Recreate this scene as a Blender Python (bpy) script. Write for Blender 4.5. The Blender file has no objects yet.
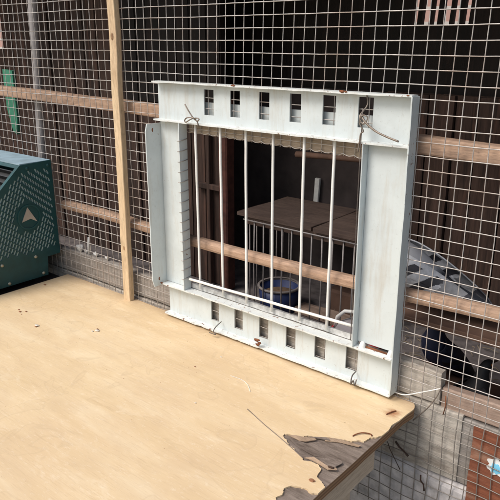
import bpy, bmesh, math, random
from mathutils import Vector, Matrix, noise
from mathutils.geometry import delaunay_2d_cdt
random.seed(7)
R = math.radians
sc = bpy.context.scene
COL = sc.collection

# ------------------------------------------------------------------ materials
def new_mat(name):
    m = bpy.data.materials.new(name); m.use_nodes = True
    nt = m.node_tree; b = nt.nodes['Principled BSDF']
    return m, nt, b
def N(nt, t, **kw):
    n = nt.nodes.new(t)
    for k, v in kw.items():
        if k in n.inputs: n.inputs[k].default_value = v
        else: setattr(n, k, v)
    return n
def ramp(nt, fac, stops):
    r = nt.nodes.new('ShaderNodeValToRGB')
    e = r.color_ramp.elements
    while len(e) < len(stops): e.new(0.5)
    for i, (p, c) in enumerate(stops):
        e[i].position = p; e[i].color = (*c, 1) if len(c) == 3 else c
    nt.links.new(fac, r.inputs[0]); return r.outputs[0]
def noise_tex(nt, scale, detail=5, stretch=(1,1,1), rough=.6, dist=0.0, off=(0,0,0)):
    tc = nt.nodes.new('ShaderNodeTexCoord'); mp = nt.nodes.new('ShaderNodeMapping')
    mp.inputs['Scale'].default_value = stretch; mp.inputs['Location'].default_value = off
    nt.links.new(tc.outputs['Object'], mp.inputs[0])
    n = nt.nodes.new('ShaderNodeTexNoise')
    n.inputs['Scale'].default_value = scale; n.inputs['Detail'].default_value = detail
    n.inputs['Roughness'].default_value = rough; n.inputs['Distortion'].default_value = dist
    nt.links.new(mp.outputs[0], n.inputs['Vector']); return n.outputs['Fac']
def mix(nt, fac, a, b, mode='MIX'):
    n = nt.nodes.new('ShaderNodeMix'); n.data_type = 'RGBA'; n.blend_type = mode
    for sock, v in ((n.inputs[0], fac), (n.inputs[6], a), (n.inputs[7], b)):
        if isinstance(v, (tuple, list)): sock.default_value = (*v, 1) if len(v) == 3 else v
        elif isinstance(v, (int, float)): sock.default_value = v
        else: nt.links.new(v, sock)
    return n.outputs[2]
def bump(nt, b, h, strength=.3, dist=.002):
    n = nt.nodes.new('ShaderNodeBump'); n.inputs['Strength'].default_value = strength
    n.inputs['Distance'].default_value = dist
    nt.links.new(h, n.inputs['Height']); nt.links.new(n.outputs[0], b.inputs['Normal'])

def simple(name, c, rough=.6, metal=0, var=.25, scale=20, bs=.15):
    m, nt, b = new_mat(name)
    f = noise_tex(nt, scale)
    lo = tuple(x*(1-var) for x in c); hi = tuple(min(1, x*(1+var)) for x in c)
    nt.links.new(ramp(nt, f, [(.3, lo), (.7, hi)]), b.inputs['Base Color'])
    b.inputs['Roughness'].default_value = rough; b.inputs['Metallic'].default_value = metal
    if bs: bump(nt, b, f, bs, .001)
    return m
def wood(name, c1, c2, axis='x', scale=6, rough=.75, stain=None, stain_amt=.5, bs=.35, knots=True):
    """fibres run along the given axis"""
    m, nt, b = new_mat(name)
    s = {'x': (1, 14, 14), 'y': (14, 1, 14), 'z': (14, 14, 1)}[axis]
    f = noise_tex(nt, scale, 8, s, .65, .6)
    col = ramp(nt, f, [(.28, c1), (.5, tuple((a+b_)/2 for a, b_ in zip(c1, c2))), (.72, c2)])
    if stain:
        g = noise_tex(nt, scale*.8, 6, tuple(1+.15*(k-1) for k in s), .7, 0, (3, 1, 7))
        k = ramp(nt, g, [(.5, (0, 0, 0)), (.5+.28*(1-stain_amt)+.05, (1, 1, 1))])
        col = mix(nt, k, col, stain)
    fg = noise_tex(nt, scale*7, 6, s, .7, .2, (2, 2, 9))
    col = mix(nt, ramp(nt, fg, [(.35, (.6, .6, .6)), (.55, (0, 0, 0))]), col, mix(nt, .5, (0, 0, 0), col))
    sp = noise_tex(nt, 55, 4, (1, 1, 1), .6, 0, (8, 2, 1))
    col = mix(nt, ramp(nt, sp, [(.66, (0, 0, 0)), (.72, (.6, .6, .6))]), col, mix(nt, .6, (0, 0, 0), col))
    nt.links.new(col, b.inputs['Base Color'])
    b.inputs['Roughness'].default_value = rough
    bump(nt, b, fg, bs, .0015)
    return m

def painted(name, base, rust_at=.66, rough=.42, scale=42):
    m, nt, b = new_mat(name)
    d = noise_tex(nt, 9, 6, (1, 1, 1), .7)
    col = ramp(nt, d, [(.3, tuple(x*.88 for x in base)), (.55, base)])
    streak = noise_tex(nt, 16, 6, (3, 3, .35), .7, 0, (2, 5, 1))
    col = mix(nt, ramp(nt, streak, [(.52, (0, 0, 0)), (.78, (.5, .5, .5))]), col, (.40, .33, .24))
    gr = noise_tex(nt, 140, 4, (1, 1, 1), .7, 0, (5, 5, 1))
    col = mix(nt, ramp(nt, gr, [(.60, (0, 0, 0)), (.72, (.35, .35, .35))]), col, (.33, .33, .31))
    r = noise_tex(nt, scale, 8, (1, 1, 1), .75, .4, (9, 1, 4))
    rk = ramp(nt, r, [(rust_at, (0, 0, 0)), (rust_at+.035, (1, 1, 1))])
    col = mix(nt, rk, col, (.16, .055, .02))
    nt.links.new(col, b.inputs['Base Color'])
    b.inputs['Roughness'].default_value = rough
    bump(nt, b, d, .12, .001)
    return m
M = {}
M['paint'] = painted('white_paint', (.575, .625, .635), .655)
M['paint_edge'] = painted('white_paint_chipped', (.68, .71, .70), .59, scale=70)
M['rod'] = painted('rod_paint', (.80, .80, .78), .72)
def mesh_mat():
    m, nt, b = new_mat('galvanised_mesh')
    f = noise_tex(nt, 60); g_ = noise_tex(nt, 7, 4, (1, 1, 1), .6, 0, (1, 4, 2))
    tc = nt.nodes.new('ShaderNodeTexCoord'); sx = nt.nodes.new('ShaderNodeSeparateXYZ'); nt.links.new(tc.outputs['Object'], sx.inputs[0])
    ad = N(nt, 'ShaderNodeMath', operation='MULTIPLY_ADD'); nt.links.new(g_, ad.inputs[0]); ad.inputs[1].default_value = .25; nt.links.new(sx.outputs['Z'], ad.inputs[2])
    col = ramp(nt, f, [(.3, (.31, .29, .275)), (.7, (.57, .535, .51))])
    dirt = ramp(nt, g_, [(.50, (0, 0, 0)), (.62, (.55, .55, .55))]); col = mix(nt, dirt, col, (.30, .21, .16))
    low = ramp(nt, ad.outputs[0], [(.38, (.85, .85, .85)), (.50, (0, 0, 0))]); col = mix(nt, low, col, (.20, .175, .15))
    nt.links.new(col, b.inputs['Base Color']); b.inputs['Roughness'].default_value = .5; b.inputs['Metallic'].default_value = .3
    return m
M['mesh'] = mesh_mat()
M['rust'] = simple('rust', (.17, .06, .025), .9, 0, .5, 150, .4)
M['galv'] = simple('galvanised_wire', (.50, .475, .46), .5, .35, .35, 60, .1)
M['dark_wire'] = simple('tarnished_wire', (.13, .11, .10), .6, .5, .4, 80)
M['grey_wire'] = simple('tie_wire', (.24, .20, .17), .5, .6, .4, 80)
M['white_string'] = simple('white_string', (.7, .68, .64), .8)
M['new_pine'] = wood('new_pine', (.56, .40, .24), (.76, .59, .39), 'z', 5, .65, (.30, .17, .09), .2)
M['rail_wood'] = wood('rail_wood', (.34, .215, .145), (.54, .365, .26), 'x', 6, .7, (.17, .115, .085), .4)
M['lath_grey'] = wood('pale_lath', (.30, .24, .18), (.50, .41, .32), 'x', 6)
M['old_grey'] = wood('weathered_board', (.19, .165, .145), (.40, .36, .325), 'x', 5, .85, (.46, .44, .42), .35, .6)
M['old_pale'] = wood('weathered_pale', (.38, .34, .29), (.66, .60, .53), 'x', 7, .85, (.16, .12, .09), .35, .6)
M['old_red'] = wood('weathered_reddish', (.30, .20, .15), (.48, .36, .29), 'x', 6, .85, (.13, .09, .075), .4, .6)
M['plinth'] = simple('grey_plinth', (.52, .49, .485), .9, 0, .4, 30, .5)
M['plank_dark'] = None
M['ply_under'] = wood('bare_plywood', (.16, .12, .10), (.31, .25, .205), 'x', 9, .8, (.08, .055, .04), .5)
M['splinter'] = wood('splinter', (.25, .165, .11), (.44, .32, .22), 'x', 9, .8)
M['leg_wood'] = wood('leg_wood', (.42, .33, .24), (.60, .50, .38), 'y', 6, .7)
M['mark'] = simple('black_louvre', (.012, .012, .013), .5)
M['green'] = simple('dark_green_enamel', (.004, .052, .058), .5, 0, .2, 30, .05)
M['green_top'] = simple('sky_reflection_enamel', (.26, .36, .42), .5, 0, .2, 25, .05)  # green lid coloured pale blue for the sky reflected on it
M['slot_back'] = simple('slot_daylight', (.38, .50, .51), .6)  # pale tone standing for light seen through the slots
M['slot_light'] = simple('pale_slot_daylight', (.55, .58, .58), .6)
M['emblem'] = simple('emblem_metal', (.40, .36, .31), .5, .1)
M['bolt'] = simple('bolt', (.40, .38, .30), .45, .6)
M['green_plastic'] = simple('green_plastic', (.05, .24, .15), .5, 0, .2)
M['blue_tub'] = simple('blue_plastic', (.02, .035, .12), .5)
M['tub_rim'] = simple('tub_rim', (.26, .23, .22), .6)
M['soil'] = simple('seed', (.16, .10, .06), .95, 0, .5, 120)
M['plaster'] = simple('dark_plaster', (.050, .038, .037), .9, 0, .45, 9, .4)
M['floor_dirt'] = simple('loft_floor', (.15, .13, .13), .95, 0, .45, 25, .5)
M['concrete'] = simple('yard_concrete', (.24, .23, .21), .9, 0, .3, 6, .4)
M['redboard'] = wood('rust_red_board', (.15, .045, .024), (.29, .095, .045), 'x', 9, .75, (.36, .22, .15), .3)
M['white_plastic'] = simple('white_plastic', (.72, .72, .70), .5)
M['blue_print'] = simple('blue_print', (.18, .52, .72), .5)
M['red_plastic'] = simple('red_plastic', (.5, .05, .06), .45)
M['bowl_grey'] = simple('bowl_grey', (.30, .28, .30), .6)
M['grey_pole'] = simple('grey_pole', (.36, .34, .34), .6, .2)
M['roof'] = simple('roof_sheet', (.16, .15, .14), .7, .2)
M['straw'] = simple('straw', (.30, .24, .17), .9)
M['feather'] = simple('feather', (.55, .55, .55), .8)
M['p_white'] = M['feather']

def plank_mat(name, c1, c2, width=.09, hue=(.2, .09, .05)):
    m, nt, b = new_mat(name)
    tc = nt.nodes.new('ShaderNodeTexCoord'); sx = nt.nodes.new('ShaderNodeSeparateXYZ')
    nt.links.new(tc.outputs['Object'], sx.inputs[0])
    d = N(nt, 'ShaderNodeMath', operation='DIVIDE'); d.inputs[1].default_value = width
    nt.links.new(sx.outputs['X'], d.inputs[0])
    fl = N(nt, 'ShaderNodeMath', operation='FLOOR'); nt.links.new(d.outputs[0], fl.inputs[0])
    wn = N(nt, 'ShaderNodeTexWhiteNoise', noise_dimensions='1D'); nt.links.new(fl.outputs[0], wn.inputs['W'])
    g = noise_tex(nt, 5, 8, (14, 14, 1), .7, .5)
    col = ramp(nt, g, [(.3, c1), (.72, c2)])
    col = mix(nt, ramp(nt, wn.outputs['Value'], [(0, (.45, .45, .45)), (1, (1.0, 1.0, 1.0))]), (0, 0, 0), col)
    g2 = noise_tex(nt, 3, 5, (8, 8, .7), .7, 0, (4, 4, 4))
    col = mix(nt, ramp(nt, g2, [(.55, (0, 0, 0)), (.72, (.7, .7, .7))]), col, hue)
    nt.links.new(col, b.inputs['Base Color']); b.inputs['Roughness'].default_value = .85
    bump(nt, b, g, .5, .002)
    return m
M['planks'] = plank_mat('dark_planks', (.022, .012, .009), (.135, .076, .057), .075, (.21, .10, .068))
M['planks_black'] = plank_mat('dark_or_shaded_planks', (.006, .004, .004), (.022, .012, .010), .085, (.03, .015, .012))  # near-black tone; on the upper loft walls it stands in for roof shade

def table_mat():
    m, nt, b = new_mat('varnished_plywood')
    g = noise_tex(nt, 3.0, 8, (1.0, 5, 5), .6, .8)
    col = ramp(nt, g, [(.3, (.66, .49, .285)), (.55, (.73, .56, .345)), (.75, (.78, .635, .425))])
    big = noise_tex(nt, 2.2, 4, (1, 1, 1), .6, 0, (5, 2, 0))
    col = mix(nt, ramp(nt, big, [(.42, (0, 0, 0)), (.7, (.45, .45, .45))]), col, (.60, .42, .25))
    fine = noise_tex(nt, 60, 6, (1, 2.5, 1), .75)
    col = mix(nt, ramp(nt, fine, [(.55, (0, 0, 0)), (.72, (.45, .45, .45))]), col, (.86, .74, .58))
    gr = noise_tex(nt, 22, 7, (1, 16, 1), .75, .3, (2, 4, 4))
    col = mix(nt, ramp(nt, gr, [(.52, (0, 0, 0)), (.68, (.38, .38, .38))]), col, (.46, .31, .185))
    sp = noise_tex(nt, 130, 3, (1, 1, 1), .6, 0, (1, 8, 2))
    col = mix(nt, ramp(nt, sp, [(.73, (0, 0, 0)), (.78, (.7, .7, .7))]), col, (.24, .13, .07))
    # scratches
    sc_ = noise_tex(nt, 4, 3, (1, 40, 1), .5, 2.5, (7, 0, 3))
    col = mix(nt, ramp(nt, sc_, [(.68, (0, 0, 0)), (.70, (.5, .5, .5)), (.72, (0, 0, 0))]), col, (.84, .72, .55))
    # rust stain round the staple
    tc = nt.nodes.new('ShaderNodeTexCoord'); vd = N(nt, 'ShaderNodeVectorMath', operation='DISTANCE')
    nt.links.new(tc.outputs['Object'], vd.inputs[0]); vd.inputs[1].default_value = (.440+.16, -.064+.40, .755)
    add = N(nt, 'ShaderNodeMath', operation='MULTIPLY_ADD'); nt.links.new(fine, add.inputs[0]); add.inputs[1].default_value = .03
    nt.links.new(vd.outputs['Value'], add.inputs[2])
    col = mix(nt, ramp(nt, add.outputs[0], [(.018, (.9, .9, .9)), (.036, (0, 0, 0))]), col, (.35, .12, .04))
    nt.links.new(col, b.inputs['Base Color'])
    rr = ramp(nt, big, [(.3, (.55, .55, .55)), (.7, (.75, .75, .75))]); nt.links.new(rr, b.inputs['Roughness'])
    b.inputs['Specular IOR Level'].default_value = .35
    blot = noise_tex(nt, 11, 7, (.8, 1.6, 1), .72, .3, (3, 9, 1))
    c2 = mix(nt, ramp(nt, blot, [(.45, (0, 0, 0)), (.72, (.32, .32, .32))]), col, (.55, .40, .26))
    c2 = mix(nt, ramp(nt, blot, [(.28, (.3, .3, .3)), (.42, (0, 0, 0))]), c2, (.86, .76, .60))
    nt.links.new(c2, b.inputs['Base Color'])
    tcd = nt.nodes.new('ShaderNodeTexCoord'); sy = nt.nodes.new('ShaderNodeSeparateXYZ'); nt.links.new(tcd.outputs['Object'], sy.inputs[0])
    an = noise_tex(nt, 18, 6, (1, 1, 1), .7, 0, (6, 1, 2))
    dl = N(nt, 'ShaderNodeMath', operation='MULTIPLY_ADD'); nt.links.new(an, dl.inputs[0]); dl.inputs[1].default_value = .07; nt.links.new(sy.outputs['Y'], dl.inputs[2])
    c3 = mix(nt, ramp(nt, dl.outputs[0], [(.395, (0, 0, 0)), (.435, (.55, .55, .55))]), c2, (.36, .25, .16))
    wat = noise_tex(nt, 5, 3, (1, 1, 1), .5, 1.2, (11, 3, 2))
    c3 = mix(nt, ramp(nt, wat, [(.545, (0, 0, 0)), (.56, (.28, .28, .28)), (.575, (.05, .05, .05))]), c3, (.50, .36, .22))
    nt.links.new(c3, b.inputs['Base Color'])
    bump(nt, b, fine, .2, .001)
    return m
M['table'] = table_mat()
def edge_mat():
    m, nt, b = new_mat('plywood_edge')
    tc = nt.nodes.new('ShaderNodeTexCoord'); mp = N(nt, 'ShaderNodeMapping'); nt.links.new(tc.outputs['Object'], mp.inputs[0])
    mp.inputs['Scale'].default_value = (.5, .5, 26)
    w = N(nt, 'ShaderNodeTexWave', wave_type='BANDS', bands_direction='Z'); w.inputs['Scale'].default_value = 2.2
    w.inputs['Distortion'].default_value = 7; w.inputs['Detail'].default_value = 4
    nt.links.new(mp.outputs[0], w.inputs[0])
    col = ramp(nt, w.outputs['Fac'], [(.2, (.17, .09, .045)), (.8, (.29, .165, .08))])
    nt.links.new(col, b.inputs['Base Color']); b.inputs['Roughness'].default_value = .8
    bump(nt, b, w.outputs['Fac'], .5, .002)
    return m
M['ply_edge'] = edge_mat()
def brick_mat():
    m, nt, b = new_mat('brickwork')
    tc = nt.nodes.new('ShaderNodeTexCoord'); mp = N(nt, 'ShaderNodeMapping'); nt.links.new(tc.outputs['Object'], mp.inputs[0])
    mp.inputs['Rotation'].default_value = (R(90), 0, 0)
    t = N(nt, 'ShaderNodeTexBrick'); nt.links.new(mp.outputs[0], t.inputs[0])
    t.inputs['Color1'].default_value = (.42, .24, .20, 1); t.inputs['Color2'].default_value = (.5, .33, .28, 1)
    t.inputs['Mortar'].default_value = (.5, .46, .42, 1); t.inputs['Scale'].default_value = 1
    t.inputs['Brick Width'].default_value = .215; t.inputs['Row Height'].default_value = .075; t.inputs['Mortar Size'].default_value = .008
    nt.links.new(t.outputs[0], b.inputs['Base Color']); b.inputs['Roughness'].default_value = .9
    bump(nt, b, t.outputs['Fac'], .4, .004)
    return m
M['brick'] = brick_mat()

# ------------------------------------------------------------------ geometry helpers
class MB:
    def __init__(s): s.v = []; s.f = []; s.mi = []
    def add(s, vs, fs, mi=0):
        k = len(s.v); s.v += [Vector(p) for p in vs]; s.f += [tuple(i+k for i in f) for f in fs]; s.mi += [mi]*len(fs)
    def box(s, x0, x1, y0, y1, z0, z1, mi=0):
        s.add([(x, y, z) for x in (x0, x1) for y in (y0, y1) for z in (z0, z1)],
              [(0,1,3,2), (4,6,7,5), (0,4,5,1), (2,3,7,6), (0,2,6,4), (1,5,7,3)], mi)
    def tube(s, pts, r, n=8, mi=0, cap=True):
        pts = [Vector(p) for p in pts]
        rs = r if isinstance(r, (list, tuple)) else [r]*len(pts)
        k0 = len(s.v); prev = None
        for i, p in enumerate(pts):
            t = (pts[min(i+1, len(pts)-1)] - pts[max(i-1, 0)]).normalized()
            if prev is None:
                u = t.orthogonal().normalized()
            else:
                u = (prev - t*prev.dot(t))
                u = u.normalized() if u.length > 1e-6 else t.orthogonal().normalized()
            prev = u; w = t.cross(u)
            for k in range(n):
                a = 2*math.pi*k/n
                s.v.append(p + (u*math.cos(a) + w*math.sin(a))*rs[i])
        for i in range(len(pts)-1):
            for k in range(n):
                a = k0+i*n+k; b = k0+i*n+(k+1) % n
                s.f.append((a, b, b+n, a+n)); s.mi.append(mi)
        if cap:
            s.f.append(tuple(k0+k for k in range(n))[::-1]); s.mi.append(mi)
            e = k0+(len(pts)-1)*n
            s.f.append(tuple(e+k for k in range(n))); s.mi.append(mi)
    def lathe(s, c, prof, n=28, mi=0):
        k0 = len(s.v); c = Vector(c)
        for r, z in prof:
            for k in range(n):
                a = 2*math.pi*k/n; s.v.append(c+Vector((r*math.cos(a), r*math.sin(a), z)))
        for i in range(len(prof)-1):
            for k in range(n):
                a = k0+i*n+k; b = k0+i*n+(k+1) % n
                s.f.append((a, b, b+n, a+n)); s.mi.append(mi)
    def plate(s, outer, holes, frame, t, mi=0):
        """flat plate with holes. outer/holes are 2-D loops; frame(u,v,w)->xyz ; thickness t along w"""
        loops = [list(outer)]+[list(h) for h in holes]
        pts = []; edges = []
        for lp in loops:
            k = len(pts); pts += [Vector((u, v)) for u, v in lp]
            edges += [(k+i, k+(i+1) % len(lp)) for i in range(len(lp))]
        vv, _, tri, _, _, _ = delaunay_2d_cdt(pts, edges, [], 0, 1e-7)
        def ins(p, poly):
            c = False; q = len(poly)
            for i in range(q):
                (x1, y1), (x2, y2) = poly[i], poly[(i+1) % q]
                if (y1 > p[1]) != (y2 > p[1]) and p[0] < (x2-x1)*(p[1]-y1)/(y2-y1)+x1: c = not c
            return c
        bx = [(min(p[0] for p in l), max(p[0] for p in l), min(p[1] for p in l), max(p[1] for p in l)) for l in loops]
        fs = []
        for f in tri:
            c = (vv[f[0]]+vv[f[1]]+vv[f[2]])/3
            if not ins(c, loops[0]): continue
            if any(bx[i][0] < c.x < bx[i][1] and bx[i][2] < c.y < bx[i][3] and ins(c, loops[i]) for i in range(1, len(loops))): continue
            fs.append(tuple(f))
        n = len(vv)
        vs = [frame(p.x, p.y, 0) for p in vv]+[frame(p.x, p.y, t) for p in vv]
        out = [f for f in fs]+[tuple(i+n for i in f[::-1]) for f in fs]
        k = 0
        for lp in [outer]+list(holes):
            m = len(lp)
            for i in range(m):
                a = k+i; b = k+(i+1) % m; out.append((a, b, b+n, a+n))
            k += m
        s.add(vs, out, mi)
    def build(s, name, mat, parent=None, origin=None, smooth=False, bevel=0):
        o_ = Vector(parent_world(parent)) if parent else Vector(origin or (0, 0, 0))
        me = bpy.data.meshes.new(name)
        me.from_pydata([tuple(p-o_) for p in s.v], [], s.f)
        mats = mat if isinstance(mat, (list, tuple)) else [mat]
        for m in mats: me.materials.append(m)
        for p, i in zip(me.polygons, s.mi):
            p.material_index = i; p.use_smooth = smooth
        bm = bmesh.new(); bm.from_mesh(me); bmesh.ops.recalc_face_normals(bm, faces=bm.faces); bm.to_mesh(me); bm.free()
        me.update()
        o = bpy.data.objects.new(name, me); COL.objects.link(o)
        if parent: o.parent = parent
        else: o.location = o_
        if bevel:
            b = o.modifiers.new('bevel', 'BEVEL'); b.width = bevel; b.segments = 2; b.limit_method = 'ANGLE'; b.angle_limit = R(50)
        return o
def parent_world(p):
    v = Vector((0, 0, 0))
    while p: v = v+p.location; p = p.parent
    return v
def tag(o, label=None, cat=None, group=None, kind=None):
    if label: o['label'] = label
    if cat: o['category'] = cat
    if group: o['group'] = group
    if kind: o['kind'] = kind
    return o
def thing(name, loc, label, cat, group=None):
    o = bpy.data.objects.new(name, None); o.empty_display_size = .05; COL.objects.link(o); o.location = loc
    return tag(o, label, cat, group)
def wob(p, amp, freq=6, seed=0):
    p = Vector(p); return Vector([noise.noise(p*freq+Vector((seed+17*i, 3*i, 5*i))) for i in range(3)])*amp
def rough_box(mb, x0, x1, y0, y1, z0, z1, axis, n=30, amp=.0015, freq=12, seed=0, mi=0, taper=0):
    """long sawn piece with a slightly uneven outline, sliced along one axis"""
    lo = [x0, y0, z0]; hi = [x1, y1, z1]; o = [i for i in range(3) if i != axis]
    c = .12*min(hi[o[0]]-lo[o[0]], hi[o[1]]-lo[o[1]])
    a0, a1, b0, b1 = lo[o[0]], hi[o[0]], lo[o[1]], hi[o[1]]
    ring = [(a0+c, b0), (a1-c, b0), (a1, b0+c), (a1, b1-c), (a1-c, b1), (a0+c, b1), (a0, b1-c), (a0, b0+c)]
    vs = []; fs = []
    for i in range(n+1):
        t = lo[axis]+(hi[axis]-lo[axis])*i/n
        for (a, b) in ring:
            p = [0, 0, 0]; p[axis] = t; p[o[0]] = a; p[o[1]] = b
            q = Vector(p)+wob(p, amp, freq, seed); q[axis] = t
            vs.append(q)
    for i in range(n):
        for k in range(8):
            a = i*8+k; b = i*8+(k+1) % 8; fs.append((a, b, b+8, a+8))
    fs.append(tuple(range(8))); fs.append(tuple(n*8+k for k in range(8)))
    mb.add(vs, fs, mi)

# ------------------------------------------------------------------ ground
g = MB(); g.add([(-40, -40, 0), (40, -40, 0), (40, 40, 0), (-40, 40, 0)], [(0, 1, 2, 3)])
tag(g.build('ground', M['concrete']), 'grey concrete yard floor', None, None, 'structure')

# ------------------------------------------------------------------ wire mesh
CX, CZ = .0274, .0262
X0, Z0 = .1981, 1.4904
OX0, OX1, OZ0, OZ1 = -.21, .316, .862, 1.279
def warp(x, z):
    sh = .030*(z-1.39) if z > 1.39 else 0
    dx = sh*max(0, 1-abs(x-.2)/.8) + .0014*noise.noise(Vector((x*5, z*4, 1))) + .0006*noise.noise(Vector((x*30, z*30, 8)))
    dz = .0016*noise.noise(Vector((x*4, z*5, 4))) + .0006*noise.noise(Vector((x*30, z*30, 2)))
    dy = .0025*noise.noise(Vector((x*3, z*3, 9)))
    if z < .78:
        k = min(1, (.78-z)/.12); dx += .006*k*noise.noise(Vector((x*9, z*9, 3))); dz += .009*k*noise.noise(Vector((x*8, z*8, 6)))
    return dx, dy, dz
def wp(x, z, off=0):
    dx, dy, dz = warp(x, z); return (x+dx, dy+off, z+dz)
w = MB()
MX0, MX1, MZ0, MZ1 = -2.3, 1.55, .46, 1.86
iz = [k for k in range(-60, 30) if MZ0 <= Z0+k*CZ <= MZ1]
ix = [k for k in range(-110, 60) if MX0 <= X0+k*CX <= MX1]
zs = [Z0+k*CZ for k in iz]; xs = [X0+k*CX for k in ix]
WR = .00108
for x in xs:
    runs = [(MZ0, MZ1)]
    if OX0 < x < OX1: runs = [(MZ0, OZ0-.004), (1.270-.010*(x+.2)/.51, MZ1)]
    for a, b in runs:
        n = max(2, int((b-a)/.02)); w.tube([wp(x, a+(b-a)*i/n) for i in range(n+1)], WR, 5)
for z in zs:
    runs = [(MX0, MX1)]
    if OZ0 < z < OZ1: runs = [(MX0, OX0), (OX1, MX1)]
    for a, b in runs:
        n = max(2, int((b-a)/.02)); w.tube([wp(a+(b-a)*i/n, z, -.0017) for i in range(n+1)], WR, 5)
    if OZ0 < z < OZ1:   # cut ends folded round the left flange of the frame
        w.tube([(OX0, -.002, z), (-.2035, -.004, z+.001), (-.2025, -.018, z-.001), (-.2030, -.033, z-.002), (-.2075, -.035, z-.002)], WR*1.1, 5)
# wavy cut edge at the top of the opening
pts = []
x = OX0
while x < OX1:
    ph = (x-X0)/CX; pts.append((x, -.002, 1.276-.010*(x+.2)/.51-.0045*abs(math.sin(math.pi*ph))+.002*noise.noise(Vector((x*40, 1, 1))))); x += .004
w.tube(pts, WR, 5)
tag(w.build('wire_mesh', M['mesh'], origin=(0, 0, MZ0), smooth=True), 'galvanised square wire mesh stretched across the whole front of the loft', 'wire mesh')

# ------------------------------------------------------------------ painted metal frame
FR = thing('metal_frame', (0, -.004, .766), 'white painted metal frame with barred opening tied onto the wire mesh', 'frame')
def web(name, x0, x1, z0, z1, holes, y=-.0045, t=.003, mat='paint'):
    m = MB()
    m.plate([(x0, z0), (x1, z0), (x1, z1), (x0, z1)], [[(a, c), (b, c), (b, d), (a, d)] for a, b, c, d in holes],
            lambda u, v, q: (u, y-q, v), t)
    return m
top_h = [(a, b, 1.319+i*.001, 1.379+i*.001) for i, (a, b) in enumerate([(-.138, -.106), (-.054, -.024), (.032, .062), (.118, .148), (.203, .235), (.288, .322)])]
bot_h = [(a, b, .783, .837) for (a, b) in [(-.128, -.100), (-.046, -.018), (.036, .065), (.119, .148), (.203, .233), (.288, .319)]]
def channel(name, x0, x1, z0, z1, holes, lipx0, lipx1, d_top, d_bot):
    m = web(name, x0, x1, z0, z1, holes)
    # flanges with chipped front edges, subdivided
    for z, d, t in ((z1, d_top, .0035), (z0, d_bot, .0035)):
        n = 70; vs = []; fs = []
        for i in range(n+1):
            x = lipx0+(lipx1-lipx0)*i/n
            yy = -.0047-d+.0012*noise.noise(Vector((x*45, z*9, 0)))+(.0025 if noise.noise(Vector((x*16, z*31, 5))) > .42 else 0)
            zz = .0012*noise.noise(Vector((x*25, z, 3)))
            zt = z if z == z1 else z
            vs += [(x, -.0047, zt-t/2), (x, -.0047, zt+t/2), (x, yy, zt+t/2+zz), (x, yy, zt-t/2+zz)]
        for i in range(n):
            for k in range(4):
                a = i*4+k; b = i*4+(k+1) % 4; fs.append((a, b, b+4, a+4))
        fs += [(0, 1, 2, 3), (n*4, n*4+3, n*4+2, n*4+1)]
        m.add(vs, fs, 1)
    return m
o = channel('top', -.299, .411, 1.298, 1.392, top_h, -.299, .413, .025, .026).build('top_rail', [M['paint'], M['paint_edge']], FR)
o = channel('bot', -.287, .411, .7645, .852, bot_h, -.290, .410, .026, .022).build('bottom_rail', [M['paint'], M['paint_edge']], FR)
# stiles
m = MB()
m.box(-.2955, -.2065, -.0075, -.0045, .8545, 1.2955)              # web
m.box(-.2063, -.2035, -.031, -.003, .8545, 1.2955)                # inner flange
m.build('left_stile', M['paint'], FR, bevel=.0008)
m = MB()   # wide outer flange leaf
def leafp(z, y): return (-.299-.004*(-.008-y)/.05, y, z)
n = 24; vs = []; fs = []
for i in range(n+1):
    z = .846+(1.288-.846)*i/n
    e = -.055+.0012*noise.noise(Vector((1, 2, z*30)))
    if i == 0: e = -.050
    if i == n: e = -.050
    for (dx, y) in ((0, -.005), (.003, -.005), (.003, e), (0, e)):
        p = leafp(z, y); vs.append((p[0]+dx, p[1], p[2]))
for i in range(n):
    for k in range(4):
        a = i*4+k; b = i*4+(k+1) % 4; fs.append((a, b, b+4, a+4))
fs += [(0, 1, 2, 3), (n*4, n*4+3, n*4+2, n*4+1)]
m.add(vs, fs)
lf = m.build('side_flange', M['paint'], FR)
for z, y in ((1.272, -.033), (.866, -.033)):
    h = MB(); h.lathe((0, 0, 0), [(0.0001, .0006), (.0030, .0006), (.0033, 0), (.0033, -.001)], 14)
    h.v = [Vector((-.2985+p.z, y+p.x, z+p.y*1.7)) for p in h.v]
    h.build('bolt_hole', M['rust'], FR)
m = MB()
m.box(.3175, .4085, -.0105, -.0075, .862, 1.2950)
m.box(.3145, .3173, -.031, -.003, .8545, 1.2955)
m.build('right_stile', M['paint'], FR, bevel=.0008)
m = MB()
rough_box(m, .4120, .4150, -.031, -.001, .768, 1.391, 2, 60, .0010, 22, 4)
m.build('outer_flange', painted('grey_paint_side', (.56, .61, .61), .62), FR)
for x in (.334, .402):
    m = MB(); m.lathe((x, -.017, .8535), [(.007, 0), (.0068, .006), (.005, .011), (.002, .014), (.0001, .0145)], 12)
    m.build('weld_bead', M['rod'], FR, smooth=True)
m = MB(); m.tube([(.330, -.0125, .8545), (.36, -.0128, .8552), (.402, -.0125, .8545)], .0028, 6)
m.build('gap_shadow', M['rust'], FR, smooth=True)  # dark tube drawn as the shadow line in the gap under the stile
for (x, z, r) in ((-.024, 1.3935, .003), (-.03, 1.3935, .002), (.262, 1.394, .0035), (.27, 1.394, .0025), (.404, 1.3935, .002), (.31, 1.2955, .003), (-.293, .853, .003), (.050, .774, .004), (.047, .786, .005), (.055, .780, .0035)):
    b = bmesh.new(); bmesh.ops.create_icosphere(b, subdivisions=2, radius=r)
    mm = MB(); mm.add([Vector((x, -.029, z))+Vector((v.co.x*1.8, v.co.y*.8, v.co.z*.75))*(1+.5*noise.noise(v.co*400)) for v in b.verts], [tuple(v.index for v in f.verts) for f in b.faces]); b.free()
    mm.build('rust_flake', M['rust'], FR, smooth=True)
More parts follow.
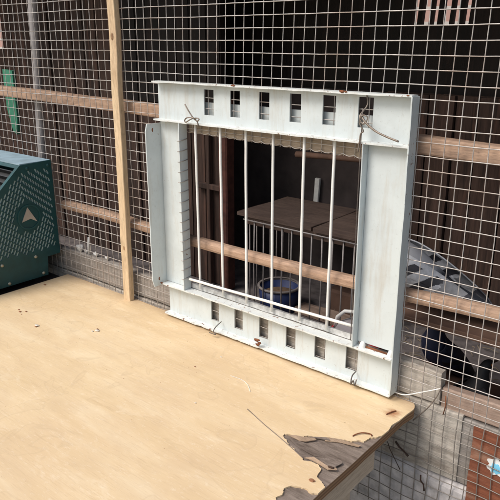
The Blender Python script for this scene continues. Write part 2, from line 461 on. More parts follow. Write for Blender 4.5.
m = MB(); rough_box(m, -.290, .405, .0075, .0115, 1.300, 1.3475, 0, 40, .0012, 20, 1)
m.build('backing_strip', M['paint'], FR)
m = MB(); rough_box(m, -.2, .312, -.0035, .004, .8545, .868, 0, 40, .0012, 30, 6)
m.build('sill_strip', simple('dirty_zinc', (.50, .50, .49), .6, .1, .4, 60, .4), FR)
n = 160; top = []; bot = []
for i in range(n+1):
    x = -.202+(.314+.202)*i/n; ph = (x-X0)/CX
    zb_ = 1.274-.010*(x+.2)/.51-.0045*abs(math.sin(math.pi*ph))+.002*noise.noise(Vector((x*40, 1, 1)))
    bot.append((x, zb_)); top.append((x, 1.297))
m = MB(); m.plate(bot+top[::-1], [], lambda u, v, q: (u, .0038+q, v), .003)
m.build('scalloped_lath', M['lath_grey'], FR)
# rods
for i, x in enumerate((-.167, -.084, -.004, .076, .161, .238)):
    m = MB(); b = x+[.004, .003, .002, .001, -.001, -.002][i]
    pts = [(x+(b-x)*(1-t/10)+.0006*noise.noise(Vector((x*9, t*.6, 0))), -.0105+.0006*noise.noise(Vector((x*7, t*.7, 3))), .8645+(1.2955-.8645)*t/10) for t in range(11)]
    m.tube(pts, .0033, 10); m.build('bar', M['rod'], FR, smooth=True)
m = MB(); m.tube([(-.195+.5095*t/12, -.0175, .8845+.0125*t/12*1.0+.0008*noise.noise(Vector((t*.6, 0, 0)))) for t in range(13)], .0036, 10)
m.build('cross_bar', M['rod'], FR, smooth=True)

# tie wires
def wire(name, pts, r, mat, label, cat='wire', group=None, sub=4):
    P = [Vector(p) for p in pts]; out = []
    for i in range(len(P)-1):
        p0 = P[max(i-1, 0)]; p1 = P[i]; p2 = P[i+1]; p3 = P[min(i+2, len(P)-1)]
        for k in range(sub):
            t = k/sub
            out.append(.5*((2*p1)+(-p0+p2)*t+(2*p0-5*p1+4*p2-p3)*t*t+(-p0+3*p1-3*p2+p3)*t**3))
    out.append(P[-1])
    m = MB(); m.tube(out, r, 6)
    return tag(m.build(name, M[mat], origin=pts[0], smooth=True), label, cat, group)
wire('tie_wire', [(-.1745, -.036, 1.344), (-.163, -.037, 1.331), (-.147, -.035, 1.312), (-.135, -.034, 1.307), (-.128, -.036, 1.312), (-.137, -.037, 1.314), (-.155, -.036, 1.310), (-.171, -.037, 1.302), (-.176, -.037, 1.305), (-.168, -.038, 1.312), (-.150, -.037, 1.314), (-.138, -.033, 1.306), (-.136, -.031, 1.294)], .0016, 'grey_wire', 'looped tie wire twisted on the upper left of the white frame', 'wire', 'tie wires on the frame')
wire('tie_wire', [(.306, -.010, 1.392), (.312, -.014, 1.370), (.308, -.034, 1.350), (.318, -.036, 1.335), (.326, -.035, 1.348), (.316, -.037, 1.352), (.309, -.036, 1.338), (.318, -.035, 1.322), (.312, -.034, 1.316), (.309, -.032, 1.300), (.307, -.033, 1.28)], .0015, 'grey_wire', 'tangled tie wire knotted through the last upper hole of the white frame', 'wire', 'tie wires on the frame')
wire('tie_wire', [(.310, -.034, 1.353), (.322, -.037, 1.340), (.345, -.038, 1.325), (.370, -.038, 1.316), (.396, -.037, 1.309)], .0022, 'grey_wire', 'thick brown wire end sticking out across the upper right of the white frame', 'wire', 'tie wires on the frame')
wire('tie_wire', [(-.088, -.012, .790), (-.085, -.036, .785), (-.090, -.040, .772), (-.080, -.043, .7665), (-.100, -.046, .768)], .0013, 'dark_wire', 'short dark wire poking from the first lower hole of the frame', 'wire', 'tie wires on the frame')
wire('tie_wire', [(.318, -.012, .786), (.322, -.034, .785), (.322, -.037, .7665), (.327, -.036, .778), (.331, -.036, .766), (.333, -.033, .780)], .0014, 'dark_wire', 'bent wire hook below the last lower hole of the frame, by the table edge', 'wire', 'tie wires on the frame')
wire('long_rod_wire', [(.3135, -.0335, 1.365), (.3125, -.0335, 1.2), (.313, -.0335, 1.0), (.3135, -.0335, .87)], .0010, 'dark_wire', 'thin rusty wire hanging straight down beside the right stile of the frame', 'wire')
wire('string', [(.412, -.006, .768), (.44, -.012, .774), (.48, -.006, .794), (.513, -.002, .812)], .0013, 'white_string', 'pale string running from the foot of the frame to the mesh', 'string')
wire('loose_wire', [(.513, -.003, .815), (.508, -.008, .795), (.495, -.010, .768), (.480, -.012, .745), (.462, -.010, .72)], .0014, 'grey_wire', 'bent grey wire hanging behind the rounded corner of the table', 'wire')

# ------------------------------------------------------------------ battens and rails
m = MB()
n = 40; vs = []; fs = []
for i in range(n+1):
    z = .742+(1.87-.742)*i/n; t = (z-.75)/(1.59-.75)
    xc = -.459+(.008)*t; hw = .0145
    wv = wob((0, 0, z), .0018, 7, 3)
    for dx, y in ((-hw, -.020), (-hw+.001, -.022), (hw-.001, -.022), (hw, -.020), (hw, -.006), (-hw, -.006)):
        vs.append((xc+dx+wv.x, y+wv.y, z))
for i in range(n):
    for k in range(6):
        a = i*6+k; b = i*6+(k+1) % 6; fs.append((a, b, b+6, a+6))
fs += [tuple(range(6)), tuple(n*6+k for k in range(6))]
m.add(vs, fs)
bt = m.build('upright_batten', M['new_pine'], origin=(-.473, -.02, .742))
tag(bt, 'pale new pine batten standing upright in front of the mesh, left of the white frame', 'batten')
# knots are small dark children of the batten
for (x, z) in ((-.457, .918), (-.4525, 1.50)):
    k = MB(); k.lathe((0, 0, 0), [(.0001, .0004), (.004, .0004), (.0062, -.0005)], 14)
    k.v = [Vector((x+p.x*.8, -.0222-p.z, z+p.y*1.5)) for p in k.v]
    k.build('knot', simple('knot', (.27, .155, .08), .8, 0, .3, 200, 0), bt)

m = MB()
n = 90; vs = []; fs = []
def rail(xa, xb, zt, zb, y0, y1, mat, name, label, seed, rnd=.25):
    n = 90; vs = []; fs = []
    for i in range(n+1):
        x = xa+(xb-xa)*i/n; a, b = zb(x), zt(x); h = b-a; d = y1-y0; q = rnd*h
        ring = [(y0+q, a), (y1-q, a), (y1, a+q), (y1, b-q), (y1-q, b), (y0+q, b), (y0+q*.3, b-q*.3), (y0, b-q), (y0, a+q), (y0+q*.3, a+q*.3)]
        wv = wob((x, 0, a), .0022, 5, seed)+wob((x, 0, a), .001, 30, seed)
        for y, z in ring: vs.append((x, y+wv.y*.4, z+wv.z))
    K = 10
    for i in range(n):
        for k in range(K):
            p = i*K+k; r_ = i*K+(k+1) % K; fs.append((p, r_, r_+K, p+K))
    fs += [tuple(range(K)), tuple(n*K+k for k in range(K))]
    m = MB(); m.add(vs, fs)
    return tag(m.build(name, M[mat], origin=(0, y0, zb(0)), smooth=False, bevel=0), label, 'rail', 'horizontal rails behind the mesh')
lin = lambda x0, a, x1, b: (lambda x: a+(b-a)*(x-x0)/(x1-x0))
rail(-2.25, 1.5, lin(-1.08, 1.344, .572, 1.312), lin(-1.08, 1.312, .572, 1.277), .013, .045, 'rail_wood', 'wooden_rail', 'upper sawn timber rail behind the mesh, passing behind the top of the frame', 2, .12)
sag = lambda x: -.016*max(0, 1-((x-.05)/.65)**2)
rail(-.80, 1.5, lambda x: lin(-.77, 1.001, .61, 1.012)(x)+sag(x), lambda x: lin(-.77, .973, .61, .984)(x)+sag(x), .008, .036, 'rail_wood', 'wooden_rail', 'lower rounded timber rail crossing the barred opening behind the mesh', 9, .3)

m = MB(); m.tube([(-.935+.065*(z-1.6)+.003*math.sin(z*3), .062, z) for z in [.6+.06*i for i in range(22)]], .014, 12)
tag(m.build('grey_pole', M['grey_pole'], origin=(-.956, .062, .6), smooth=True), 'slim grey upright pole behind the mesh on the far left', 'pole')

# ------------------------------------------------------------------ boards under the mesh
def board(name, x0, x1, y0, y1, z0, z1, mat, label, seed, amp=.003, cat='board', group=None, ax=0, n=60):
    m = MB(); rough_box(m, x0, x1, y0, y1, z0, z1, ax, n, amp, 9, seed)
    return tag(m.build(name, M[mat], origin=((x0+x1)/2, y0, z0)), label, cat, group)
G = 'timber boards low behind the mesh'
board('weathered_board', -2.28, -.235, .010, .032, .765, .838, 'old_grey', 'weathered grey board behind the mesh between green box and frame', 1, group=G)
board('weathered_board', -.231, .506, .010, .034, .764, .838, 'old_pale', 'pale weathered board behind the lower holes of the white frame', 5, group=G)
board('weathered_board', .509, 1.55, .016, .040, .757, .806, 'old_red', 'reddish brown weathered rail behind the mesh right of the pale board', 8, group=G)
board('weathered_board', -2.28, .560, .009, .030, .600, .761, 'old_pale', 'wide pale weathered board below the table corner, behind the mesh', 12, .003, group=G)
board('weathered_board', .5605, 1.55, .0125, .036, .600, .753, 'old_grey', 'grey weathered board mostly hidden behind the rust red panel', 15, .003, group=G)
m = MB(); rough_box(m, -2.28, 1.55, .006, .12, 0, .596, 0, 60, .004, 6, 3)
tag(m.build('concrete_footing', M['plinth'], origin=(0, .006, 0)), 'grey concrete footing wall that carries the loft boards', 'wall')
# rust-red panel with printed patch
RP = thing('red_panel', (.66, .0045, .5), 'rust red wooden panel with a blue and white splash mark, lower right behind the mesh', 'panel')
m = MB(); rough_box(m, .586, .80, .0035, .0075, .47, .749, 2, 24, .0016, 20, 3); m.build('board', M['redboard'], RP)
def blob(cx, cz, r, n, sp, seed, y0, y1):
    lp = []
    for i in range(n):
        a = 2*math.pi*i/n; rr = r*(1+sp*math.sin(a*7+seed)+.25*noise.noise(Vector((math.cos(a)*2, math.sin(a)*2, seed))))
        lp.append((cx+rr*math.cos(a), cz+rr*math.sin(a)))
    m = MB(); m.plate(lp, [], lambda u, v, q: (u, y0-q, v), y0-y1); return m
blob(.641, .680, .019, 60, .20, 2, .0030, .0022).build('white_splash', M['white_plastic'], RP)
blob(.640, .676, .011, 40, .10, 5, .0018, .0011).build('blue_splash', M['blue_print'], RP)

# twigs / nails caught below table
def twig(name, pts, r, label, mat='rust'):
    m = MB(); m.tube(pts, [r*(.7+.3*math.sin(3*i)) for i in range(len(pts))], 6)
    return tag(m.build(name, M[mat], origin=pts[0], smooth=True), label, 'twig', 'twigs caught in the mesh below the table')
M['bark'] = simple('bark', (.055, .03, .02), .9)
twig('twig', [(.424, -.006, .649), (.434, -.007, .640), (.446, -.006, .633), (.457, -.007, .626)], .0032, 'thick dark twig lodged in the mesh just below the table corner', 'bark')
twig('twig', [(.405, -.006, .640), (.413, -.008, .625), (.425, -.006, .605), (.440, -.006, .583)], .0013, 'long thin twig sloping down across the mesh under the table', 'bark')
twig('twig', [(.489, -.006, .592), (.490, -.007, .580), (.497, -.006, .572), (.500, -.006, .557)], .0026, 'short crooked brown twig hanging lowest in the mesh', 'bark')
twig('twig', [(.525, -.005, .800), (.528, -.007, .78), (.524, -.006, .757)], .0020, 'rusty brown twig in the mesh beside the end of the pale board', 'rust')

# ------------------------------------------------------------------ table
TZ = .755; TX0, TX1, TY0, TY1 = -.785, .463, -1.25, .002
TB = thing('plywood_table', (-.16, -.40, 0), 'large pale tan plywood table with a split rounded corner', 'table')
def outline(inset=0, rough=0):
    r = .030; pts = [(TX0, TY0), (TX1-r, TY0)]
    for i in range(7):
        a = -math.pi/2+math.pi/2*i/6; pts.append((TX1-r+r*math.cos(a), TY0+r+r*math.sin(a)))
    return pts
def corner():
    r = .034; cx, cy = TX1+.004-r, TY1+.006-r
    return [(cx+r*math.cos(math.pi/2*i/8), cy+r*math.sin(math.pi/2*i/8)) for i in range(9)]
def side(xa, ya, xb, yb, n, amp, seed):
    return [(xa+(xb-xa)*i/n+(amp*noise.noise(Vector((i*.45, seed, 0))) if 0 < i < n else 0)*(abs(yb-ya) > abs(xb-xa)),
             ya+(yb-ya)*i/n+(amp*noise.noise(Vector((i*.45, seed, 3))) if 0 < i < n else 0)*(abs(yb-ya) <= abs(xb-xa))) for i in range(n)]
core = [(TX0, TY0)]+side(TX1, TY0, TX1, TY1-.03, 40, .002, 1)+corner()+side(TX1-.03, TY1+.006, TX0, TY1, 40, .002, 2)[1:]+[(TX0, TY1)]
m = MB(); m.plate(core, [], lambda u, v, q: (u, v, .7335+q), .0185)
# split material: sides plywood edge, top bare ply
m2 = MB(); m2.v = m.v; m2.f = m.f; m2.mi = []
for f in m.f:
    z = [m.v[i].z for i in f]; m2.mi.append(1 if max(z)-min(z) > .01 else 0)
m2.build('core_board', [M['ply_under'], M['ply_edge']], TB)
# face veneer with the torn away patches
patch = [(.463, -.150), (.457, -.163), (.449, -.170), (.446, -.190), (.436, -.193), (.428, -.205), (.415, -.208), (.402, -.222), (.388, -.221), (.372, -.236), (.352, -.243), (.340, -.262), (.322, -.262), (.313, -.268), (.315, -.276), (.330, -.283), (.344, -.293), (.356, -.294), (.366, -.302), (.380, -.305), (.392, -.313), (.404, -.306), (.420, -.306), (.430, -.312), (.433, -.325), (.437, -.336), (.450, -.341), (.463, -.349)]
patch2 = [(.463, -.372), (.452, -.378), (.440, -.374), (.428, -.378), (.416, -.384), (.410, -.398), (.418, -.412), (.414, -.426), (.428, -.437), (.448, -.43), (.463, -.438)]
def ragged(pl, seed):
    out = [pl[0]]
    for i in range(len(pl)-1):
        a_, b_ = Vector(pl[i]), Vector(pl[i+1]); n_ = max(1, int((b_-a_).length/.003)); pr = Vector((a_.y-b_.y, b_.x-a_.x)).normalized()
        for k in range(1, n_): out.append(tuple(a_.lerp(b_, k/n_)+pr*.0028*noise.noise(Vector((seed+i*3.3, k*.9, 0)))))
        out.append(tuple(b_))
    return out
patch = ragged(patch, 1); patch2 = ragged(patch2, 50)
ven = [(TX0, TY0), (TX1, TY0)]+[(TX1, -.9), (TX1, -.6)]+patch2[::-1]+patch[::-1]+[(TX1+.001, -.125), (TX1-.003, -.105), (TX1+.001, -.08), (TX1+.002, -.05)]+corner()+side(TX1-.03, TY1+.006, TX0, TY1, 60, .004, 7)[1:]+[(TX0, TY1)]
m = MB(); m.plate(ven, [], lambda u, v, q: (u, v, .7522+q), .0030)
m.build('face_veneer', M['table'], TB)
# lifting splinters inside the patch
def splinter(pts, z, lift, seed):
    m = MB(); n = len(pts); lo = [(x, y, z+lift*(i/(n-1))) for i, (x, y) in enumerate(pts)]
    m.add(lo+[(x, y, zz+.0016) for x, y, zz in lo], [tuple(range(n)), tuple(range(n, 2*n))]+[(i, (i+1) % n, n+(i+1) % n, n+i) for i in range(n)])
    return m.build('splinter', M['splinter'] if seed % 2 else M['ply_under'], TB)
splinter([(.322, -.266), (.350, -.268), (.362, -.262), (.374, -.246), (.368, -.244), (.352, -.256), (.336, -.262)], .7535, .004, 1)
splinter([(.352, -.247), (.372, -.240), (.395, -.231), (.388, -.228)], .7535, .004, 2)
splinter([(.386, -.236), (.412, -.222), (.448, -.213), (.450, -.208), (.412, -.216), (.388, -.229)], .7530, .005, 1)
splinter([(.385, -.300), (.400, -.304), (.430, -.304), (.446, -.298), (.452, -.276), (.444, -.272), (.420, -.285)], .7530, .0045, 2)
splinter([(.388, -.306), (.404, -.303), (.442, -.309), (.455, -.300), (.452, -.297), (.440, -.304), (.404, -.299)], .7545, .005, 1)
splinter([(.330, -.274), (.356, -.284), (.40, -.288), (.43, -.275), (.40, -.270), (.36, -.268)], .7528, .002, 2)
for (pp) in ([(.20, -.247, .7556), (.26, -.268, .7556), (.31, -.283, .7556), (.352, -.2965, .7556), (.386, -.3085, .7556)],):
    m = MB(); m.tube(pp, .0009, 5); m.build('crack', M['ply_under'], TB)
m = MB(); rough_box(m, .414, .442, -1.15, -.135, .655, .7330, 1, 30, .002, 9, 2); m.build('apron', M['leg_wood'], TB)
m = MB(); rough_box(m, -.74, -.712, -1.15, -.10, .655, .7330, 1, 30, .002, 9, 3); m.build('apron', M['leg_wood'], TB)
m = MB(); rough_box(m, -.711, .413, -1.15, -1.12, .655, .7330, 0, 30, .002, 9, 5); m.build('apron', M['leg_wood'], TB)
for x in (-.71, .35):
    for y in (-1.119, -.22):
        m = MB(); rough_box(m, x, x+.06, y, y+.06, 0, .7330, 2, 20, .0015, 9, x*9+y); m.build('leg', M['leg_wood'], TB)

# debris on the table
def blobmesh(loc, r, sq=(1, 1, .5), seed=0, mi=2):
    b = bmesh.new(); bmesh.ops.create_icosphere(b, subdivisions=mi, radius=1)
    m = MB(); m.add([Vector(loc)+Vector((v.co.x*sq[0], v.co.y*sq[1], v.co.z*sq[2]))*r*(1+.6*noise.noise(v.co*1.7+Vector((seed, seed*2, 0)))) for v in b.verts], [tuple(v.index for v in f.verts) for f in b.faces]); b.free()
    return m
M['crumb'] = simple('crumb', (.26, .12, .06), .9); M['chip_w'] = simple('chip_white', (.62, .56, .48), .8)
deb = [(-.624, -.274, .004, 'crumb'), (-.612, -.262, .0035, 'crumb'), (-.640, -.268, .003, 'crumb'), (-.606, -.281, .002, 'crumb'),
       (-.0136, -.186, .0022, 'crumb'), (-.756, -.107, .0045, 'crumb'), (-.36, -.205, .0035, 'crumb'), (-.50, -.302, .0035, 'crumb'), (.436, -.351, .005, 'crumb'), (.30, -.62, .002, 'crumb'), (-.1, -.33, .0012, 'crumb')]
for i, (x, y, r, mt) in enumerate(deb):
    r *= .72
    tag(blobmesh((x, y, TZ+.0002+r*.4), r, (1.6, 1, .5), i).build('crumb', M[mt], origin=(x, y, TZ), smooth=False),
        'small rusty brown crumb lying loose on the tan table top', 'crumb', 'brown crumbs on the table')
for i, (x, y, r) in enumerate([(-.353, -.212, .005), (-.504, -.297, .005), (-.36, -.222, .003), (.0, -.11, .0022), (.10, -.30, .002)]):
    tag(blobmesh((x, y, TZ+.0002+r*.35), r, (1.3, .9, .4), i+30).build('dropping', M['chip_w'], origin=(x, y, TZ), smooth=False),
        'small whitish dropping dried on the tan table top', 'dropping', 'white droppings on the table')
rs = random.Random(9); m = MB()
for k in range(220):
    x, y = rs.uniform(-.75, .44), -abs(rs.gauss(0, .32))-.01
    if y < -1.2 or (x > .29 and y < -.12): continue
    r = rs.uniform(.00025, .0006); q = blobmesh((x, y, TZ+.0004), r, (rs.uniform(1, 2.5), 1, .5), k, 1); m.add(q.v, q.f)
tag(m.build('grit', M['crumb'], origin=(0, 0, TZ)), 'fine dark grit scattered over the table top', 'grit', None, 'stuff')
wire("staple", [(.434, -.079, .7555), (.4345, -.077, .7570), (.438, -.066, .7575), (.4415, -.057, .7570), (.442, -.054, .7555)], .0013, 'rust', 'rusty staple in its rust stain near the rounded table corner', 'staple')
wire('bent_nail', [(.421, -.190, .7562), (.423, -.183, .7575), (.430, -.172, .7585), (.440, -.165, .7580), (.447, -.163, .7570), (.449, -.166, .7562)], .0013, 'rust', 'bent rusty nail lying beside the torn veneer patch on the table', 'nail')
wire('screw', [(.4385, -.300, .756), (.441, -.304, .760), (.449, -.301, .759)], .0022, 'bark', 'small dark screw at the tip of the torn veneer patch', 'screw')
wire('fibre', [(.08, -.165, .7562), (.11, -.163, .7566), (.135, -.17, .7562), (.16, -.19, .7562)], .0006, 'white_string', 'thin white fibre lying on the middle of the table', 'fibre')

# ------------------------------------------------------------------ green box and its stand
ST = thing('box_stand', (-1.1, -.3, 0), 'dark wooden stand under the green metal box', 'stand')
m = MB(); m.box(-1.60, -.789, -.80, -.01, .718, .742); m.build('top', M['planks_black'], ST)
for x in (-1.55, -.86):
    for y in (-.75, -.10):
        m = MB(); m.box(x, x+.05, y, y+.05, 0, .7178); m.build('leg', M['planks_black'], ST)
GX = -.812; GX2 = -1.36
GB = thing('green_box', (-1.08, -.18, .742), 'dark green metal box with slotted side and round emblem, left of the mesh', 'box')
prof = [(-.0075, 1.133), (-.0045, .826), (-.052, .824), (-.056, .763), (-.40, .763), (-.40, .873), (-.1165, 1.130)]
EC = (-.1035, .967)   # emblem centre (y,z)
def slot(cy, cz, ang, L=.0150, W=.0060):
    d = Vector((math.cos(ang), math.sin(ang)))*L/2; n_ = Vector((-d.y, d.x)).normalized()*W/2; c = Vector((cy, cz))
    return [tuple(c-d-n_), tuple(c+d-n_), tuple(c+d+n_), tuple(c-d+n_)]
def inside(p, poly):
    c = False; n_ = len(poly)
    for i in range(n_):
        (x1, y1), (x2, y2) = poly[i], poly[(i+1) % n_]
        if (y1 > p[1]) != (y2 > p[1]) and p[0] < (x2-x1)*(p[1]-y1)/(y2-y1)+x1: c = not c
    return c
holes = []; hl = []
inner = [(-.014, 1.118), (-.012, .850), (-.04, .850), (-.075, .845), (-.385, .852), (-.385, .87), (-.1175, 1.113)]
rd = Vector((math.cos(R(-38)), math.sin(R(-38)))); rn = Vector((-rd.y, rd.x))
for i in range(-16, 17):
    for j in range(-30, 31):
        c = Vector(EC)+rn*(i*.0168)+rd*(j*.0108+(i % 2)*.005)
        upper = (c.x-EC[0])*.9+(c.y-EC[1]) > .03
        s_ = slot(c.x, c.y, R(118 if (upper and c.x > EC[0]-.01) else 62))
        if all(inside(p, inner) for p in s_) and all((Vector(p)-Vector(EC)).length > .044 for p in s_):
            if all(c2[1] > .846 for c2 in s_): holes.append(s_)
m = MB(); m.plate(prof, holes, lambda u, v, q: (GX-q, u, v), .0025)
m.build('side_panel', M['green'], GB)
m = MB(); m.plate(prof, [], lambda u, v, q: (GX2+q, u, v), .0025); m.build('side_panel', M['green'], GB)
m = MB()
lin_ = [(y*.97-.004, .763+(z-.763)*.985+.003) for y, z in prof]
m.plate([(-.012, 1.122), (-.010, .84), (-.39, .84), (-.39, .873), (-.118, 1.119)], [], lambda u, v, q: (GX-.0035-q, u, v), .002)
m.build('slot_daylight_plate', M['slot_back'], GB)  # plate added so the slots look lit from behind
m = MB()
m.box(GX2+.003, GX-.0026, -.1150, -.0080, 1.1300, 1.1335)
m.build('top_panel', M['green_top'], GB)
m = MB(); m.box(GX2+.003, GX-.0026, -.0090, -.0070, .826, 1.1298); m.box(GX2+.003, GX-.0026, -.0585, -.0565, .765, .8236); m.box(GX2+.003, GX-.0026, -.398, -.0586, .764, .7665)
m.box(GX2+.003, GX-.0026, -.3995, -.398, .767, .87)
m.build('casing', M['green'], GB)
# sloped front with black louvres
sd = Vector((0, -.40+.1165, .873-1.130)); L = sd.length; sd.normalize(); sn = Vector((0, sd.z, -sd.y))
if sn.z < 0: sn = -sn
m = MB()
a = Vector((GX2+.003, -.1165, 1.130)); W = (GX-.003)-(GX2+.003)
def slab(mb, s0, s1, h0, h1, x0, x1):
    vs = []
    for x in (x0, x1):
        for s_ in (s0, s1):
            for h in (h0, h1): vs.append(Vector((x, a.y, a.z))+sd*s_+sn*h)
    mb.add(vs, [(0,1,3,2), (4,6,7,5), (0,4,5,1), (2,3,7,6), (0,2,6,4), (1,5,7,3)])
slab(m, .0, .012, -.004, -.0005, GX2+.003, GX-.003); slab(m, L-.012, L, -.004, -.0005, GX2+.003, GX-.003)
slab(m, .012, L-.012, -.004, -.0005, GX-.014, GX-.003); slab(m, .012, L-.012, -.004, -.0005, GX2+.003, GX2+.014)
m.build('front_rim', M['green'], GB)
m = MB(); slab(m, .012, L-.012, -.030, -.024, GX2+.004, GX-.0135)
for k in range(16):
    s0 = .020+k*.0215; slab(m, s0, s0+.003, -.024, -.006, GX2+.014, GX-.0142)
m.build('louvre_grille', M['mark'], GB)
# emblem
m = MB(); circ = lambda r, n=40: [(EC[0]+r*math.cos(2*math.pi*i/n), EC[1]+r*math.sin(2*math.pi*i/n)) for i in range(n)]
m.plate(circ(.040), [circ(.0355)], lambda u, v, q: (GX+.0004+q, u, v), .0018)
m.build('emblem_ring', simple('emblem_green', (.012, .07, .075), .35, 0, .1, 30, 0), GB)
m = MB(); m.plate([(EC[0]-.003, EC[1]+.031), (EC[0]+.026, EC[1]-.019), (EC[0]+.004, EC[1]-.006), (EC[0]-.026, EC[1]-.012)], [], lambda u, v, q: (GX+.0004+q, u, v), .0022)
m.build('emblem_arrow', M['emblem'], GB)
for (y, z) in ((-.095, .834), (-.211, .835), (-.073, .773), (-.194, .771), (-.093, 1.118), (-.02, 1.118)):
    m = MB(); m.lathe((0, 0, 0), [(.0001, .0035), (.003, .0034), (.0048, .0022), (.0055, .0004)], 14)
    m.v = [Vector((GX+p.z, y+p.x, z+p.y)) for p in m.v]; m.build('bolt', M['bolt'] if z < 1 else M['green'], GB, smooth=True)
for x in (GX2+.03, GX-.06):
    for y in (-.36, -.09):
        m = MB(); m.box(x, x+.03, y, y+.025, .742, .7638); m.build('foot', M['mark'], GB)

# ------------------------------------------------------------------ loft interior
def simp(name, boxes, mat, label, cat, group=None, kind=None):
    m = MB()
    for b in boxes: m.box(*b)
    return tag(m.build(name, M[mat], origin=boxes[0][0:5:2]), label, cat, group, kind)
simp('loft_floor', [(-2.28, 1.55, .122, .84, .59, .62)], 'floor_dirt', 'dusty grey floor inside the loft', None, kind='structure')
def planks(mb, x0, x1, z0, z1, y, w, seed, holes=(), t=.018):
    rnd = random.Random(seed); x = x0
    while x < x1-.005:
        ww = min(w*rnd.uniform(.8, 1.15), x1-x); gap = rnd.uniform(.003, .007); dy = rnd.uniform(-.006, .006); zt = z1-rnd.uniform(0, .004)
        segs = [(z0, zt)]
        for (hx0, hx1, hz0, hz1) in holes:
            if x < hx1 and x+ww > hx0: segs = [(z0, hz0), (hz1, zt)]
        for a_, b_ in segs: mb.box(x, x+ww-gap, y+dy, y+dy+t, a_, b_)
        x += ww
m = MB(); planks(m, -2.27, -1.05, .625, 1.88, .50, .075, 3, [(-2.16, -1.93, 1.452, 1.80)]); planks(m, -1.05, -.545, .625, 1.27, .50, .075, 4)
m.box(-2.27, -.60, .526, .545, .9, .95); m.box(-2.27, -.60, .526, .545, 1.25, 1.29)
mu = MB(); planks(mu, -1.05, -.545, 1.273, 1.88, .50, .075, 6)  # boards above the rail, blackened to paint in the shade up there
tag(mu.build('upper_partition', M['planks_black'], origin=(-.8, .5, 1.273)), 'upper boards of the brown plank partition, coloured almost black as shade', 'partition')
tag(m.build('plank_partition', M['planks'], origin=(-1.4, .5, .625)), 'dark brown upright plank partition inside the loft, on the left', 'partition')
m = MB(); rough_box(m, -.540, -.500, .470, .515, .625, 1.30, 2, 30, .002, 9, 2)
tag(m.build('door_post', simple('red_brown_post', (.085, .028, .02), .8, 0, .45, 40, .4), origin=(-.52, .49, .625)), 'reddish brown post at the end of the plank partition, seen through the bars', 'post')
m = MB(); rough_box(m, -.66, -.541, .478, .496, .985, 1.005, 0, 10, .002, 9, 2); rough_box(m, -.605, -.590, .478, .4955, .63, 1.25, 2, 10, .002, 9, 5)
tag(m.build('partition_brace', M['planks'], origin=(-.6, .48, .985)), 'thin brown brace fixed beside the reddish post', 'brace')
# back wall
BY = .80
m = MB(); m.box(-1.9, -.10, BY, BY+.03, .625, 1.33)
tag(m.build('plaster_panel', M['plaster'], origin=(-.45, BY, .625)), 'dark grey plastered back wall above the inner cage', 'wall')
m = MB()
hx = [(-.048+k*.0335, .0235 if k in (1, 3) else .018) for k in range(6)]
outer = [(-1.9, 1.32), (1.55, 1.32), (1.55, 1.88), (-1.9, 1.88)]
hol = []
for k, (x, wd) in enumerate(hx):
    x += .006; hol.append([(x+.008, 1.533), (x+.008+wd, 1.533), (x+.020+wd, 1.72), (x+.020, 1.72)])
m.plate(outer, hol, lambda u, v, q: (u, BY+.034+q, v), .02)  # wall colour carries the darkness below the roof
tag(m.build('upper_back_wall', M['planks_black'], origin=(0, BY, 1.503)), 'upper back wall of the loft, coloured black as shade, with six narrow light slits', 'wall')
m = MB(); planks(m, -.097, 1.55, .625, 1.33, BY, .085, 11); m.box(-.097, 1.55, BY+.0255, BY+.0315, .625, 1.33)
tag(m.build('plank_wall', M['planks'], origin=(.7, BY, .625)), 'dark upright plank back wall behind the pigeons on the right', 'wall')
simp('loft_roof', [(-2.32, 1.62, -.04, .92, 1.895, 1.915)], 'roof', 'flat dark roof sheet over the loft', 'roof')
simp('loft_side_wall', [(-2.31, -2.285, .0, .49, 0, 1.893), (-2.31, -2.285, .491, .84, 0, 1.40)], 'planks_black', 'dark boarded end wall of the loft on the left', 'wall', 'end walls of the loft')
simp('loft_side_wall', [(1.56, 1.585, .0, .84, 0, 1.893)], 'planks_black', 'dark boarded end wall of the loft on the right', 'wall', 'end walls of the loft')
m = MB(); m.tube([(-.30, .60, 1.128), (-.2, .60, 1.132), (-.1, .602, 1.136), (-.02, .6, 1.138), (.055, .6, 1.14)], [.011, .009, .010, .009, .010], 8)
M['perch'] = simple('perch_bark', (.15, .085, .06), .85)
tag(m.build('perch', M['perch'], origin=(-.3, .6, 1.128), smooth=True), 'dark round perch pole high up inside the loft', 'perch')
m = MB(); rough_box(m, -.352, -.332, .780, .792, .80, 1.012, 2, 10, .0012, 20, 2)
m.v = [Vector((v.x+(v.z-.9)*.05, v.y, v.z)) for v in m.v]
tag(m.build('white_strip', M['white_plastic'], origin=(-.342, .785, .80)), 'short white strip leaning on the dark wall behind the inner cage', 'strip')
# long debris: left green plastic
m = MB(); m.plate([(-1.420, 1.385), (-1.352, 1.380), (-1.352, 1.20), (-1.365, 1.14), (-1.39, 1.15), (-1.418, 1.24)], [], lambda u, v, q: (u, .21+q, v), .012)
tag(m.build('green_strip', M['green_plastic'], origin=(-1.39, .21, 1.385)), 'green plastic strip hanging behind the mesh on the far left', 'plastic strip')

